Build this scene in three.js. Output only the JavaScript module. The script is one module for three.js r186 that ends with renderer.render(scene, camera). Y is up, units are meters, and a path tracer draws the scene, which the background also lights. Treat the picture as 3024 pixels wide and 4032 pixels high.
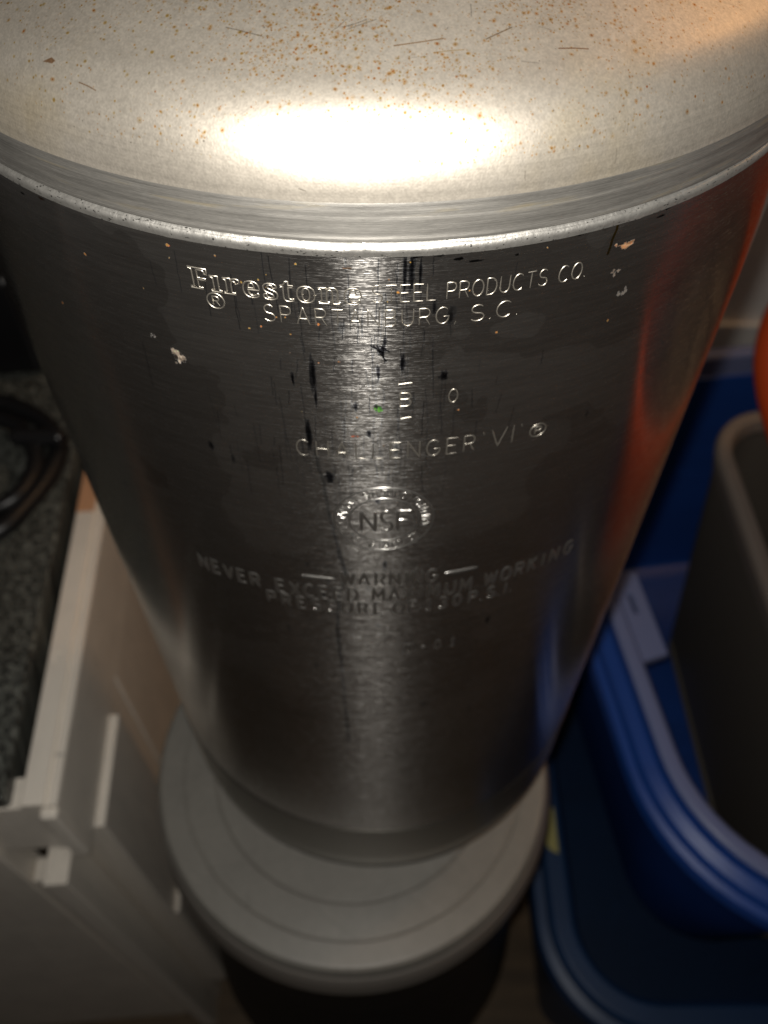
import * as THREE from 'three';
import { FontLoader } from 'three/addons/loaders/FontLoader.js';
import { RoundedBoxGeometry } from 'three/addons/geometries/RoundedBoxGeometry.js';
import { mergeGeometries } from 'three/addons/utils/BufferGeometryUtils.js';

// ------------------------------------------------------------------ camera, light, exposure
const scene = new THREE.Scene();
const EYE = 1.25, R = 0.108, BACK = 2.1661 * R, SIDE = 0.0372 * R;   // eye height, keg radius, eye distance from the keg's axis
const PITCH = 0.9021, ROLL = 0.0059, FPX = 3316.3;
const camera = new THREE.PerspectiveCamera(2 * Math.atan(2016 / FPX) * 180 / Math.PI, 0.75, 0.01, 30);
camera.position.set(SIDE, EYE, BACK);
camera.rotation.set(-PITCH, 0, ROLL, 'XYZ');
camera.focus = 0.152;
camera.userData.fStop = 15;
camera.updateMatrixWorld(true);

scene.background = new THREE.Color().setRGB(0.032, 0.030, 0.0285);     // the dim room round about

const renderer = new THREE.WebGLRenderer({ antialias: true });
renderer.toneMapping = THREE.LinearToneMapping;
renderer.toneMappingExposure = 1.0;
renderer.shadowMap.enabled = true;

// the phone's flash, a small lamp beside the lens
const flash = new THREE.SpotLight(new THREE.Color().setRGB(1, 0.965, 0.9), 0.37, 0, 1.12, 0.85, 2);
flash.position.copy(new THREE.Vector3(-0.0048, 0.009, 0.002).applyMatrix4(camera.matrixWorld));
flash.target.position.copy(new THREE.Vector3(0, 0.02, -0.3).applyMatrix4(camera.matrixWorld));
flash.castShadow = true; flash.shadow.radius = 0.16; flash.shadow.mapSize.set(2048, 2048);
flash.shadow.camera.near = 0.01; flash.shadow.camera.far = 5;
flash.name = 'phone_flash';
scene.add(flash, flash.target);

// ------------------------------------------------------------------ helpers
let seed = 20240611;
const rnd = () => { seed = (seed + 0x6D2B79F5) | 0; let t = Math.imul(seed ^ (seed >>> 15), 1 | seed); t = (t + Math.imul(t ^ (t >>> 7), 61 | t)) ^ t; return ((t ^ (t >>> 14)) >>> 0) / 4294967296; };
const rr = (a, b) => a + (b - a) * rnd();
const gauss = () => Math.sqrt(-2 * Math.log(rnd() + 1e-9)) * Math.cos(6.2832 * rnd());
const lin = (r, g, b) => new THREE.Color().setRGB(r, g, b);
// a pixel of the photograph and the drop below the eye of the level surface it lies on -> a point
function px(u, v, drop) {
  const d = new THREE.Vector3(u - 1512, 2016 - v, -FPX).transformDirection(camera.matrixWorld);
  return camera.position.clone().addScaledVector(d, -drop / d.y);
}
const names = new Map();
function numbered(n) { const k = names.get(n) ?? 0; names.set(n, k + 1); return k ? `${n}_${String(k).padStart(3, '0')}` : n; }
function thing(name, label, category, at = [0, 0, 0], turn = 0, group) {
  const o = new THREE.Group(); o.name = numbered(name); o.position.set(...at); o.rotation.y = turn;
  o.userData = { label, category }; if (group) o.userData.group = group;
  scene.add(o); return o;
}
function part(name, geo, mat, parent, label) {
  const m = new THREE.Mesh(geo, mat); m.name = name; m.castShadow = m.receiveShadow = true;
  if (label) m.userData.label = label;
  parent.add(m); return m;
}
function structure(name, geo, mat, label) {
  const m = new THREE.Mesh(geo, mat); m.name = name; m.receiveShadow = m.castShadow = true;
  m.userData = { kind: 'structure', label }; scene.add(m); return m;
}
const box = (x0, x1, y0, y1, z0, z1, r = 0.0012) => { const g = new RoundedBoxGeometry(x1 - x0, y1 - y0, z1 - z0, 2, Math.min(r, (x1 - x0) / 2.1, (y1 - y0) / 2.1, (z1 - z0) / 2.1)); g.translate((x0 + x1) / 2, (y0 + y1) / 2, (z0 + z1) / 2); return g; };
// surface of revolution from [radius, y] points with smooth normals, optional sector repeat of u
function lathe(pts, seg = 160, uRepeat = 1, vLen) {
  const g = new THREE.LatheGeometry(pts.map(([r, y]) => new THREE.Vector2(r, y)), seg, 0, Math.PI * 2);
  const uv = g.attributes.uv, n = pts.length, y0 = pts[0][1], y1 = pts[n - 1][1];
  for (let i = 0; i < uv.count; i++) {
    const y = g.attributes.position.getY(i);
    uv.setXY(i, uv.getX(i) * uRepeat, vLen ? (y - y0) / vLen : (y - y0) / ((y1 - y0) || 1));
  }
  return g;
}
function fillet(a, b, c, r, n = 6) {      // round the corner b between a and c
  const u = a.clone().sub(b), w = c.clone().sub(b), ang = u.angleTo(w); const d = Math.min(r / Math.tan(ang / 2), u.length() * 0.49, w.length() * 0.49);
  const p = b.clone().addScaledVector(u.normalize(), d), q = b.clone().addScaledVector(w.normalize(), d), out = [];
  for (let i = 0; i <= n; i++) { const t = i / n; out.push(p.clone().multiplyScalar((1 - t) ** 2).addScaledVector(b, 2 * t * (1 - t)).addScaledVector(q, t * t)); }
  return out;
}
function smoothProfile(pts, r) {          // [[x,y,r?]...] -> filleted [[x,y]...]
  const v = pts.map(([x, y]) => new THREE.Vector2(x, y)), out = [v[0]];
  for (let i = 1; i < v.length - 1; i++) out.push(...fillet(v[i - 1], v[i], v[i + 1], pts[i][2] ?? r, 5));
  out.push(v[v.length - 1]); return out.map((p) => [p.x, p.y]);
}
// a profile of [outward offset, y] swept round a rounded rectangle (half sizes hx, hz, corner radius rad)
function sweepRect(hx, hz, rad, profile, nc = 14) {
  const ring = [];
  for (const [sx, sz, a0] of [[1, 1, 0], [-1, 1, 90], [-1, -1, 180], [1, -1, 270]])
    for (let i = 0; i <= nc; i++) { const a = (a0 + 90 * i / nc) * Math.PI / 180; ring.push([sx * (hx - rad), sz * (hz - rad), Math.cos(a), Math.sin(a)]); }
  const pos = [], uv = [], idx = [], m = ring.length;
  profile.forEach(([o, y], j) => { for (let i = 0; i <= m; i++) { const [cx, cz, ca, sa] = ring[i % m]; const q = Math.max(0.002, rad + o); pos.push(cx + ca * q, y, cz + sa * q); uv.push(i / m * 2, y * 2 + o * 2); } });
  for (let j = 0; j < profile.length - 1; j++) for (let i = 0; i < m; i++) { const a = j * (m + 1) + i, b = a + 1, c = a + m + 1, d = c + 1; idx.push(a, c, b, b, c, d); }
  const g = new THREE.BufferGeometry(); g.setAttribute('position', new THREE.Float32BufferAttribute(pos, 3)); g.setAttribute('uv', new THREE.Float32BufferAttribute(uv, 2)); g.setIndex(idx); g.computeVertexNormals();
  return g;
}
function rectSheet(hx, hz, rad, y, t) {   // rounded rectangle slab, top at y
  const s = new THREE.Shape(); s.moveTo(-hx + rad, -hz); s.lineTo(hx - rad, -hz); s.absarc(hx - rad, -hz + rad, rad, -Math.PI / 2, 0); s.lineTo(hx, hz - rad); s.absarc(hx - rad, hz - rad, rad, 0, Math.PI / 2); s.lineTo(-hx + rad, hz); s.absarc(-hx + rad, hz - rad, rad, Math.PI / 2, Math.PI); s.lineTo(-hx, -hz + rad); s.absarc(-hx + rad, -hz + rad, rad, Math.PI, 1.5 * Math.PI);
  const g = new THREE.ExtrudeGeometry(s, { depth: t, bevelEnabled: false, curveSegments: 10 }); g.rotateX(-Math.PI / 2); g.translate(0, y - t, 0); return g;
}
// value noise, tileable in x
function noiseField(w, h, cx, cy, oct = 4, gain = 0.5) {
  const out = new Float32Array(w * h); let amp = 1, tot = 0;
  for (let o = 0; o < oct; o++) {
    const gx = Math.min(w, cx << o), gy = Math.min(h, cy << o), g = new Float32Array(gx * (gy + 2)); for (let i = 0; i < g.length; i++) g[i] = rnd() * 2 - 1;
    const X0 = new Int32Array(w), X1 = new Int32Array(w), FX = new Float32Array(w);
    for (let x = 0; x < w; x++) { const t = x / w * gx, i = Math.floor(t), f = t - i; X0[x] = i % gx; X1[x] = (i + 1) % gx; FX[x] = f * f * (3 - 2 * f); }
    for (let y = 0; y < h; y++) {
      const t = y / h * gy, j = Math.floor(t), f0 = t - j, f = f0 * f0 * (3 - 2 * f0), a = j * gx, b = (j + 1) * gx;
      for (let x = 0; x < w; x++) { const p = g[a + X0[x]], q = g[a + X1[x]], r = g[b + X0[x]], s = g[b + X1[x]], u = FX[x], top = p + (q - p) * u, bot = r + (s - r) * u; out[y * w + x] += amp * (top + (bot - top) * f); }
    }
    tot += amp; amp *= gain;
  }
  for (let i = 0; i < out.length; i++) out[i] /= tot; return out;
}
function dataTex(w, h, fn, srgb) {
  const d = new Uint8Array(w * h * 4), c = [0, 0, 0];
  for (let y = 0, k = 0; y < h; y++) for (let x = 0; x < w; x++, k += 4) { fn(x, y, y * w + x, c); d[k] = Math.max(0, Math.min(255, c[0])); d[k + 1] = Math.max(0, Math.min(255, c[1])); d[k + 2] = Math.max(0, Math.min(255, c[2])); d[k + 3] = 255; }
  const t = new THREE.DataTexture(d, w, h); t.wrapS = t.wrapT = THREE.RepeatWrapping; t.magFilter = THREE.LinearFilter; t.minFilter = THREE.LinearMipmapLinearFilter; t.generateMipmaps = true; if (srgb) t.colorSpace = THREE.SRGBColorSpace; t.needsUpdate = true; return t;
}
function canvas(w, h) { const c = document.createElement('canvas'); c.width = w; c.height = h; return [c, c.getContext('2d')]; }
const pixelsOf = (g, w, h) => g.getImageData(0, 0, w, h).data;

// ------------------------------------------------------------------ materials of the keg
const yRidge = EYE - 0.0862, ySeam = EYE - 0.399, yLid = EYE - 0.513, BODY = yRidge - ySeam;
const CIRC3 = 2 * Math.PI * R / 3;                 // the wear of the shell repeats three times round
const BW = 2048, BH = 2048;
// metres along the surface -> texture pixels; s is measured from the lettering's zero line, t down from the weld
const bx = (s) => (s / CIRC3 + 0.5) * BW, by = (t) => t / BODY * BH, KX = BW / CIRC3, KY = BH / BODY;
function bodyMaps() {
  const [cc, c] = canvas(BW, BH), [hc, h] = canvas(BW, BH), [rc, q] = canvas(BW, BH);
  c.fillStyle = 'rgb(128,128,128)'; h.fillStyle = 'rgb(128,128,128)'; q.fillStyle = 'rgb(128,128,128)';
  for (const g of [c, h, q]) { g.fillRect(0, 0, BW, BH); g.lineCap = 'round'; }
  const line = (g, s0, t0, s1, t1, w, col, jag = 0) => {
    g.strokeStyle = col; g.lineWidth = w;
    for (const off of [-BW, 0, BW]) { g.beginPath(); const n = 6; for (let i = 0; i <= n; i++) { const u = i / n; const X = bx(s0 + (s1 - s0) * u) + off + (i % n ? gauss() * jag : 0), Y = by(t0 + (t1 - t0) * u); i ? g.lineTo(X, Y) : g.moveTo(X, Y); } g.stroke(); }
  };
  const blots = (list, s, t, ws, wt, n = 14, rough = 0.35) => {        // the same outline on several canvases
    const k = []; for (let i = 0; i < n; i++) k.push(1 + rough * gauss() * 0.6);
    for (const [g, col] of list) { g.fillStyle = col; g.beginPath(); for (let i = 0; i <= n; i++) { const a = i / n * 6.2832, m = Math.max(0.25, k[i % n]), X = bx(s) + Math.cos(a) * ws * KX * m, Y = by(t) + Math.sin(a) * wt * KY * m; i ? g.lineTo(X, Y) : g.moveTo(X, Y); } g.fill(); }
  };
  const blot = (g, s, t, ws, wt, col, n, rough) => blots([[g, col]], s, t, ws, wt, n, rough);
  // fine vertical and slanted scratches
  for (let i = 0; i < 900; i++) { const s = rr(-0.113, 0.113), t = Math.pow(rnd(), 1.5) * BODY, L = rr(0.001, 0.012), b = rnd() < 0.55; line(h, s, t, s + gauss() * 0.0006, t + L, rr(0.6, 1.3), b ? `rgba(60,60,60,${rr(0.2, 0.7)})` : `rgba(215,215,215,${rr(0.2, 0.6)})`, 0.5); }
  for (let i = 0; i < 150; i++) { const s = gauss() * 0.016 - 0.002, t = rr(0, 0.06), L = rr(0.002, 0.014); line(c, s, t, s + gauss() * 0.0004, t + L, rr(0.6, 1.2), `rgba(20,20,22,${rr(0.25, 0.75)})`, 0.6); line(h, s, t, s, t + L, rr(0.7, 1.3), 'rgba(50,50,50,0.7)', 0.5); }
  // horizontal nicks that glint
  for (let i = 0; i < 2400; i++) { const s = rr(-0.113, 0.113), t = Math.pow(rnd(), 1.4) * BODY, L = rr(0.0004, 0.004); line(h, s, t, s + L, t + gauss() * 0.0002, rr(0.6, 1.3), rnd() < 0.5 ? 'rgba(235,235,235,0.7)' : 'rgba(20,20,20,0.7)'); }
  // small dings
  for (let i = 0; i < 260; i++) { const s = rr(-0.113, 0.113), t = rr(0, BODY * 0.8), w = rr(0.00015, 0.0005); blot(h, s, t, w, w * rr(0.8, 1.6), rnd() < 0.6 ? 'rgba(235,235,235,0.8)' : 'rgba(10,10,10,0.8)', 9); }
  // chains of dents running down the shell
  for (const [s0, t0, s1, t1, n, w] of [[0.0205, 0.014, 0.0185, 0.036, 44, 0.0004], [-0.0345, 0.036, -0.031, 0.07, 30, 0.0005], [0.0265, 0.016, 0.027, 0.028, 10, 0.0004], [-0.037, 0.112, -0.03, 0.145, 26, 0.0006], [0.043, 0.018, 0.043, 0.021, 5, 0.0004]])
    for (let i = 0; i < n; i++) { const u = rnd(), s = s0 + (s1 - s0) * u + gauss() * 0.0006, t = t0 + (t1 - t0) * u; blot(h, s, t, w * rr(0.5, 1.6), w * rr(0.4, 1.2), rnd() < 0.65 ? 'rgba(250,250,250,0.55)' : 'rgba(10,10,10,0.55)', 8); }
  // black rubbed-on marks
  const dark = (s, t, ws, wt, a = 0.85) => { for (const k of [1.25, 1, 0.8, 0.55]) blots([[c, `rgba(16,16,17,${a * 0.42})`]], s + gauss() * ws * 0.15, t + gauss() * wt * 0.1, ws * k, wt * k, 16, 0.4); };
  for (const [s, t, ws, wt] of [[0.0075, 0.0042, 0.0003, 0.0042], [0.0087, 0.0042, 0.0005, 0.0036], [0.0103, 0.005, 0.00025, 0.003], [-0.0105, 0.0295, 0.00055, 0.0042], [-0.0103, 0.036, 0.00025, 0.002], [-0.0125, 0.0475, 0.0006, 0.0042], [0.0035, 0.0225, 0.0006, 0.0012], [0.004, 0.0205, 0.0003, 0.001], [0.0075, 0.026, 0.0004, 0.0022], [0.0027, 0.0285, 0.0003, 0.002], [0.016, 0.0302, 0.0007, 0.001], [-0.0085, 0.0605, 0.0008, 0.0016], [-0.0147, 0.031, 0.0003, 0.0016], [0.0008, 0.046, 0.0004, 0.001], [-0.002, 0.038, 0.0004, 0.001]]) dark(s, t, ws, wt, 0.8);
  for (let i = 0; i < 5; i++) line(c, 0.0012 + i * 0.0006, 0.0215, 0.004 + gauss() * 0.0008, 0.024 + gauss() * 0.001, 1.8, 'rgba(10,10,11,0.85)', 1);
  for (let i = 0; i < 26; i++) dark(gauss() * 0.03, rr(0.0, 0.2), rr(0.0002, 0.0007), rr(0.0004, 0.0022), rr(0.2, 0.55));
  // the long dribble that ran down past the seal
  const run = [[-0.0115, 0.052], [-0.0105, 0.06], [-0.0092, 0.075], [-0.0075, 0.09], [-0.006, 0.1], [-0.0085, 0.113], [-0.0095, 0.13], [-0.009, 0.15], [-0.0088, 0.185], [-0.0085, 0.21]];
  for (let i = 0; i < run.length - 1; i++) for (const g of [c, q]) line(g, run[i][0], run[i][1], run[i + 1][0], run[i + 1][1], rr(5, 11), g === c ? `rgba(34,33,32,${rr(0.2, 0.36)})` : 'rgba(150,150,150,0.2)', 1.4);
  // chips: glue, rust, green and orange paint
  const chip = (s, t, ws, wt, cols, n) => { for (let i = 0; i < n; i++) blots([[c, cols[Math.floor(rnd() * cols.length)]], [q, 'rgba(255,255,255,0.72)'], [h, rnd() < 0.5 ? 'rgb(190,190,190)' : 'rgb(70,70,70)']], s + gauss() * ws * 0.45, t + gauss() * wt * 0.45, ws * rr(0.12, 0.36), wt * rr(0.12, 0.36), 9); };
  chip(-0.0395, 0.0308, 0.0017, 0.0021, ['rgb(120,108,96)', 'rgb(90,80,70)', 'rgb(34,30,27)', 'rgb(150,138,124)'], 26);
  chip(-0.045, 0.027, 0.0006, 0.0006, ['rgb(100,95,90)', 'rgb(120,115,108)'], 8);
  chip(0.0513, 0.0066, 0.0024, 0.0009, ['rgb(130,92,60)', 'rgb(105,75,52)', 'rgb(140,108,80)'], 18);
  chip(0.0505, 0.0125, 0.0013, 0.0008, ['rgb(84,72,62)', 'rgb(96,84,74)'], 9);
  chip(0.0535, 0.0185, 0.0014, 0.0014, ['rgb(80,74,70)', 'rgb(90,84,78)'], 7);
  chip(0.0027, 0.0386, 0.001, 0.0013, ['rgb(50,98,30)', 'rgb(64,112,36)', 'rgb(36,80,25)'], 12); dark(0.0022, 0.0378, 0.00035, 0.0005, 0.9);
  chip(-0.0025, 0.0468, 0.0012, 0.0003, ['rgb(140,56,25)', 'rgb(120,50,30)'], 8);
  line(c, 0.0478, 0.0015, 0.0472, 0.0075, 4, 'rgba(150,115,40,0.8)', 1);
  for (let i = 0; i < 34; i++) { const s = gauss() * 0.024 - 0.002, t = Math.abs(gauss()) * 0.02, w = rr(0.0001, 0.00035); blots([[c, `rgba(${rr(120, 165)},${rr(80, 105)},30,0.8)`], [q, 'rgba(255,255,255,0.6)']], s, t, w, w, 8); }
  for (let i = 0; i < 40; i++) { const s = rr(-0.1, 0.1), t = Math.pow(rnd(), 2) * 0.004; blot(c, s, t, rr(0.0003, 0.0013), rr(0.0001, 0.0003), rnd() < 0.3 ? 'rgba(150,90,40,0.7)' : 'rgba(25,23,22,0.75)', 10); }
  // hazy rubbed patches
  for (let i = 0; i < 500; i++) { const s = rr(-0.113, 0.113), t = Math.pow(rnd(), 1.2) * BODY, ws = rr(0.0002, 0.0012), wt = ws * rr(1, 7); blot(q, s, t, ws, wt, `rgba(165,165,165,${rr(0.06, 0.3)})`, 11); }

  const C = pixelsOf(c, BW, BH), H = pixelsOf(h, BW, BH), Q = pixelsOf(q, BW, BH);
  const fine = noiseField(BW, BH, 48, 2048, 1), mid = noiseField(BW, BH, 14, 700, 2, 0.7), grainN = noiseField(BW, BH, 700, 900, 1), cloud = noiseField(BW, BH, 5, 8, 5, 0.55), wave = noiseField(BW, BH, 3, 5, 2), rub = noiseField(BW, BH, 60, 14, 3, 0.6);
  const flip = (i) => { const x = i % BW, y = (i / BW) | 0; return (BH - 1 - y) * BW + x; };      // DataTexture rows start at the bottom
  const map = dataTex(BW, BH, (x, y, i, o) => { const k = flip(i) * 4, t = 1 + 0.05 * fine[i] + 0.05 * mid[i] + 0.05 * cloud[i]; for (let a = 0; a < 3; a++) { const b = C[k + a]; o[a] = b === 128 ? [206, 202, 197][a] * t : b > 128 || C[k] !== C[k + 1] ? b : b / 128 * 206 * t; } }, true);
  // roughness: fine brushed rows among polished ones, far finer than the wear, so it has a tile of its own
  const b1 = noiseField(1024, 1024, 40, 1024, 1), b2 = noiseField(1024, 1024, 200, 512, 1);
  const shift = Int32Array.from({ length: 1024 }, () => Math.floor(rnd() * 1024));
  const rough = dataTex(1024, 1024, (x, y, i, o) => { const k = y * 1024 + ((x + shift[y]) & 1023), row = b1[k] + 0.4 * b2[k], w = Math.min(1, Math.max(0, (row - 0.46) / 0.3)), v = 0.14 + 0.03 * b2[k] + 0.145 * w; o[0] = o[1] = o[2] = v * 255; });
  rough.repeat.set(2, 7);
  const bump = dataTex(BW, BH, (x, y, i, o) => { const k = flip(i) * 4; o[0] = o[1] = o[2] = 128 + 8 * fine[i] + 5 * mid[i] + 4 * grainN[i] + 14 * wave[i] + (H[k] - 128) * 0.75; });
  const metal = dataTex(BW, BH, (x, y, i, o) => { const k = flip(i) * 4; o[0] = o[1] = 0; o[2] = 255 * (0.989 - 0.006 * cloud[i] - 0.93 * Math.min(1, Math.max(0, (Q[k] - 165) / 50))); });   // paint, glue, rust and rubber are not metal
  return { map, rough, bump, metal };
}
const bm = bodyMaps();
const shellSteel = new THREE.MeshPhysicalMaterial({ metalness: 1, color: lin(0.95, 0.95, 0.95), map: bm.map, roughness: 1, roughnessMap: bm.rough, metalnessMap: bm.metal, bumpMap: bm.bump, bumpScale: 0.00003, anisotropy: 1, anisotropyRotation: Math.PI / 2, name: 'brushed_steel' });

// satin dome with rust pitting; texture laid flat over the dome
const DW = 2048, DSPAN = 0.25;
function domeMaps() {
  const [cc, c] = canvas(DW, DW), [hc, h] = canvas(DW, DW);
  c.fillStyle = 'rgb(255,255,255)'; c.fillRect(0, 0, DW, DW); h.fillStyle = 'rgb(128,128,128)'; h.fillRect(0, 0, DW, DW); c.lineCap = h.lineCap = 'round';
  const K = DW / DSPAN, stretch = (r) => (r < 0.0976 ? r * 1.03 : 0.1005 + (r - 0.0976) * 1.82), at = (deg, r0) => { const r = stretch(r0), a = deg * Math.PI / 180; return [DW / 2 + Math.sin(a) * r * K, DW / 2 + Math.cos(a) * r * K]; };   // deg 0 faces the eye
  const dot = (deg, r, w, col, g = c) => { const [x, y] = at(deg, r); g.fillStyle = col; g.beginPath(); g.ellipse(x, y, w * K * rr(0.7, 1.3), w * K * rr(0.7, 1.3), rnd() * 3, 0, 6.3); g.fill(); };
  for (let i = 0; i < 24000; i++) {       // rust specks, thickest on the near side, a little to the right
    const deg = rnd() < 0.75 ? 4 + gauss() * 20 : rr(-180, 180), r = rr(0.04, 0.1055), w = 0.00006 + 0.00013 * Math.pow(rnd(), 4);
    if (deg < -22 && rnd() < 0.45) continue; if (Math.sin(deg * 0.31 + r * 310) + Math.sin(deg * 0.17 - r * 190 + 1.3) < rr(-2.2, 1.3)) continue;
    const a = rr(0.3, 0.9); if (rnd() < 0.4) dot(deg, r, w * 2.4, `rgba(215,150,70,${a * 0.4})`);
    dot(deg, r, w, `rgba(${rr(165, 215)},${rr(95, 140)},${rr(10, 40)},${a})`); if (rnd() < 0.3) dot(deg, r, w * 0.8, 'rgb(95,95,95)', h);
  }
  for (let i = 0; i < 260; i++) { const deg = -34 + gauss() * 13, r = rr(0.08, 0.1045), w = rr(0.00008, 0.00028); dot(deg, r, w, `rgba(215,175,80,${rr(0.25, 0.7)})`); dot(deg, r, w * 0.5, `rgba(150,100,40,${rr(0.2, 0.6)})`); }
  for (let i = 0; i < 1500; i++) dot(rr(-180, 180), rr(0.02, 0.106), rr(0.00006, 0.00014), `rgba(60,52,45,${rr(0.2, 0.6)})`);
  const scr = (d0, r0, d1, r1, w, col, hcol) => { const [x0, y0] = at(d0, r0), [x1, y1] = at(d1, r1); for (const [g, k] of [[c, col], [h, hcol]]) if (k) { g.strokeStyle = k; g.lineWidth = w * K; g.beginPath(); g.moveTo(x0, y0); g.quadraticCurveTo((x0 + x1) / 2 + gauss() * 1.2, (y0 + y1) / 2 + gauss() * 1.2, x1, y1); g.stroke(); } };
  const scratches = [[3.2, 0.0925, 8.2, 0.0915, 0.00025, 'rgba(150,105,60,0.8)'], [12.5, 0.0922, 15.5, 0.0905, 0.0002, 'rgba(110,85,55,0.85)'], [19.5, 0.0955, 22.5, 0.0965, 0.00022, 'rgba(130,80,35,0.9)'], [-14, 0.0905, -10, 0.0915, 0.00015, 'rgba(90,85,78,0.8)'], [-2, 0.089, 0.5, 0.0875, 0.00016, 'rgba(105,100,92,0.8)'], [-1.6, 0.0895, 1.5, 0.0875, 0.00012, 'rgba(105,100,92,0.8)'], [-3, 0.0898, -1.6, 0.0875, 0.00012, 'rgba(105,100,92,0.8)'], [7, 0.094, 10, 0.0938, 0.00014, 'rgba(190,140,60,0.8)'], [30, 0.093, 30.5, 0.0985, 0.0002, 'rgba(250,250,250,0.9)'], [28.4, 0.096, 28.6, 0.0985, 0.00015, 'rgba(250,250,250,0.8)'], [-46, 0.1055, -42, 0.1068, 0.0004, 'rgba(245,245,240,0.9)'], [-48, 0.1062, -46.5, 0.1066, 0.0003, 'rgba(235,235,230,0.8)'], [-41, 0.107, -39, 0.1072, 0.0003, 'rgba(235,235,230,0.8)'], [40, 0.1062, 45, 0.106, 0.0003, 'rgba(240,240,235,0.9)'], [-27, 0.1015, -25, 0.1018, 0.0002, 'rgba(120,70,30,0.7)']];
  for (const s of scratches) { s[4] *= 0.7; scr(...s, 'rgba(95,95,95,0.7)'); }
  for (let i = 0; i < 380; i++) { const d = rr(-180, 180), r = rr(0.05, 0.1078), L = rr(0.2, 1.6), b = rnd() < 0.5; scr(d, r, d + gauss() * L, r + gauss() * 0.0016, rr(0.00007, 0.00015), b ? `rgba(240,240,240,${rr(0.2, 0.6)})` : `rgba(80,75,70,${rr(0.2, 0.5)})`, b ? 'rgba(230,230,230,0.6)' : 'rgba(30,30,30,0.6)'); }
  { const [x, y] = at(-31, 0.1005); c.fillStyle = 'rgba(150,105,70,0.75)'; c.beginPath(); c.moveTo(x - 12, y - 4); c.lineTo(x + 4, y - 5); c.lineTo(x + 10, y + 2); c.lineTo(x + 4, y + 4); c.lineTo(x - 3, y); c.fill(); }
  const C = pixelsOf(c, DW, DW), H = pixelsOf(h, DW, DW), g1 = noiseField(DW, DW, 900, 900, 1), g2 = noiseField(DW, DW, 300, 300, 2), cl = noiseField(DW, DW, 6, 6, 6, 0.6), cl2 = noiseField(DW, DW, 9, 9, 5, 0.6);
  const flip = (i) => { const x = i % DW, y = (i / DW) | 0; return (DW - 1 - y) * DW + x; };
  const ringTone = noiseField(2, 2048, 2, 300, 3, 0.7), ringAt = (x, y) => { const q = Math.hypot(x - DW / 2, y - DW / 2); return ringTone[Math.min(2047, Math.floor(q * 2 + 6 * cl[y * DW + x])) * 2] * Math.min(1, Math.max(0, (q / K - 0.109) / 0.01)); };   // turning marks near the edge
  const map = dataTex(DW, DW, (x, y, i, o) => { const k = flip(i) * 4, t = 1 + 0.05 * g1[i] + 0.04 * g2[i] + 0.10 * cl[i] + 0.09 * ringAt(x, y), m = Math.max(0, cl2[i]) * 0.16; o[0] = 214 * t * C[k] / 255 * (1 - m * 0.1); o[1] = 208 * t * C[k + 1] / 255 * (1 - m * 0.35); o[2] = 198 * t * C[k + 2] / 255 * (1 - m); }, true);
  const bump = dataTex(DW, DW, (x, y, i, o) => { const k = flip(i) * 4; o[0] = o[1] = o[2] = 128 + 26 * g1[i] + 22 * g2[i] + 20 * cl[i] + (H[k] - 128) * 0.6; });
  return { map, bump };
}
const dm = domeMaps();
const satinSteel = new THREE.MeshPhysicalMaterial({ metalness: 0.84, color: lin(0.86, 0.83, 0.79), map: dm.map, roughness: 0.38, bumpMap: dm.bump, bumpScale: 0.00005, name: 'satin_steel' });

// ring-marked band and weld
const ringN = noiseField(1024, 256, 18, 110, 3, 0.7), ringG = noiseField(1024, 256, 500, 220, 1), ringC = noiseField(1024, 256, 24, 6, 4, 0.6);
const bandMap = dataTex(1024, 256, (x, y, i, o) => { const t = 192 + 34 * ringN[i] + 16 * ringG[i] + 34 * ringC[i], w = Math.max(0, ringC[i] - 0.25) * 60; o[0] = t; o[1] = t * 0.985 - w * 0.3; o[2] = t * 0.96 - w; }, true);
const bandBump = dataTex(1024, 256, (x, y, i, o) => { o[0] = o[1] = o[2] = 128 + 60 * ringN[i] + 30 * ringG[i]; });
const bandSteel = new THREE.MeshPhysicalMaterial({ metalness: 0.9, color: lin(0.76, 0.75, 0.73), map: bandMap, roughness: 0.44, bumpMap: bandBump, bumpScale: 0.00003, anisotropy: 0.3, anisotropyRotation: Math.PI / 2, name: 'shoulder_steel' });
const beadN = noiseField(2048, 64, 260, 3, 4, 0.7), beadSpots = noiseField(2048, 64, 420, 12, 2);
const beadMap = dataTex(2048, 64, (x, y, i, o) => { const d = beadSpots[i] > 0.62 ? 0.35 : 1, t = (208 + 22 * beadN[i]) * d; o[0] = t; o[1] = t * 0.985; o[2] = t * 0.955; }, true);
const beadBump = dataTex(2048, 64, (x, y, i, o) => { o[0] = o[1] = o[2] = 128 + 90 * beadN[i]; });
const weldSteel = new THREE.MeshPhysicalMaterial({ metalness: 0.9, color: lin(0.62, 0.62, 0.62), map: beadMap, roughness: 0.5, bumpMap: beadBump, bumpScale: 0.00012, name: 'weld_steel' });
const letterSteel = new THREE.MeshPhysicalMaterial({ metalness: 0.96, color: lin(0.46, 0.425, 0.365), roughness: 0.4, name: 'letter_steel' });
const boldLetterSteel = new THREE.MeshPhysicalMaterial({ metalness: 0.98, color: lin(0.56, 0.54, 0.51), roughness: 0.3, name: 'embossed_steel' });
const baseSteel = new THREE.MeshPhysicalMaterial({ metalness: 1, color: lin(0.3, 0.285, 0.25), roughness: 0.26, anisotropy: 0.8, anisotropyRotation: Math.PI / 2, name: 'base_steel' });

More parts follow.
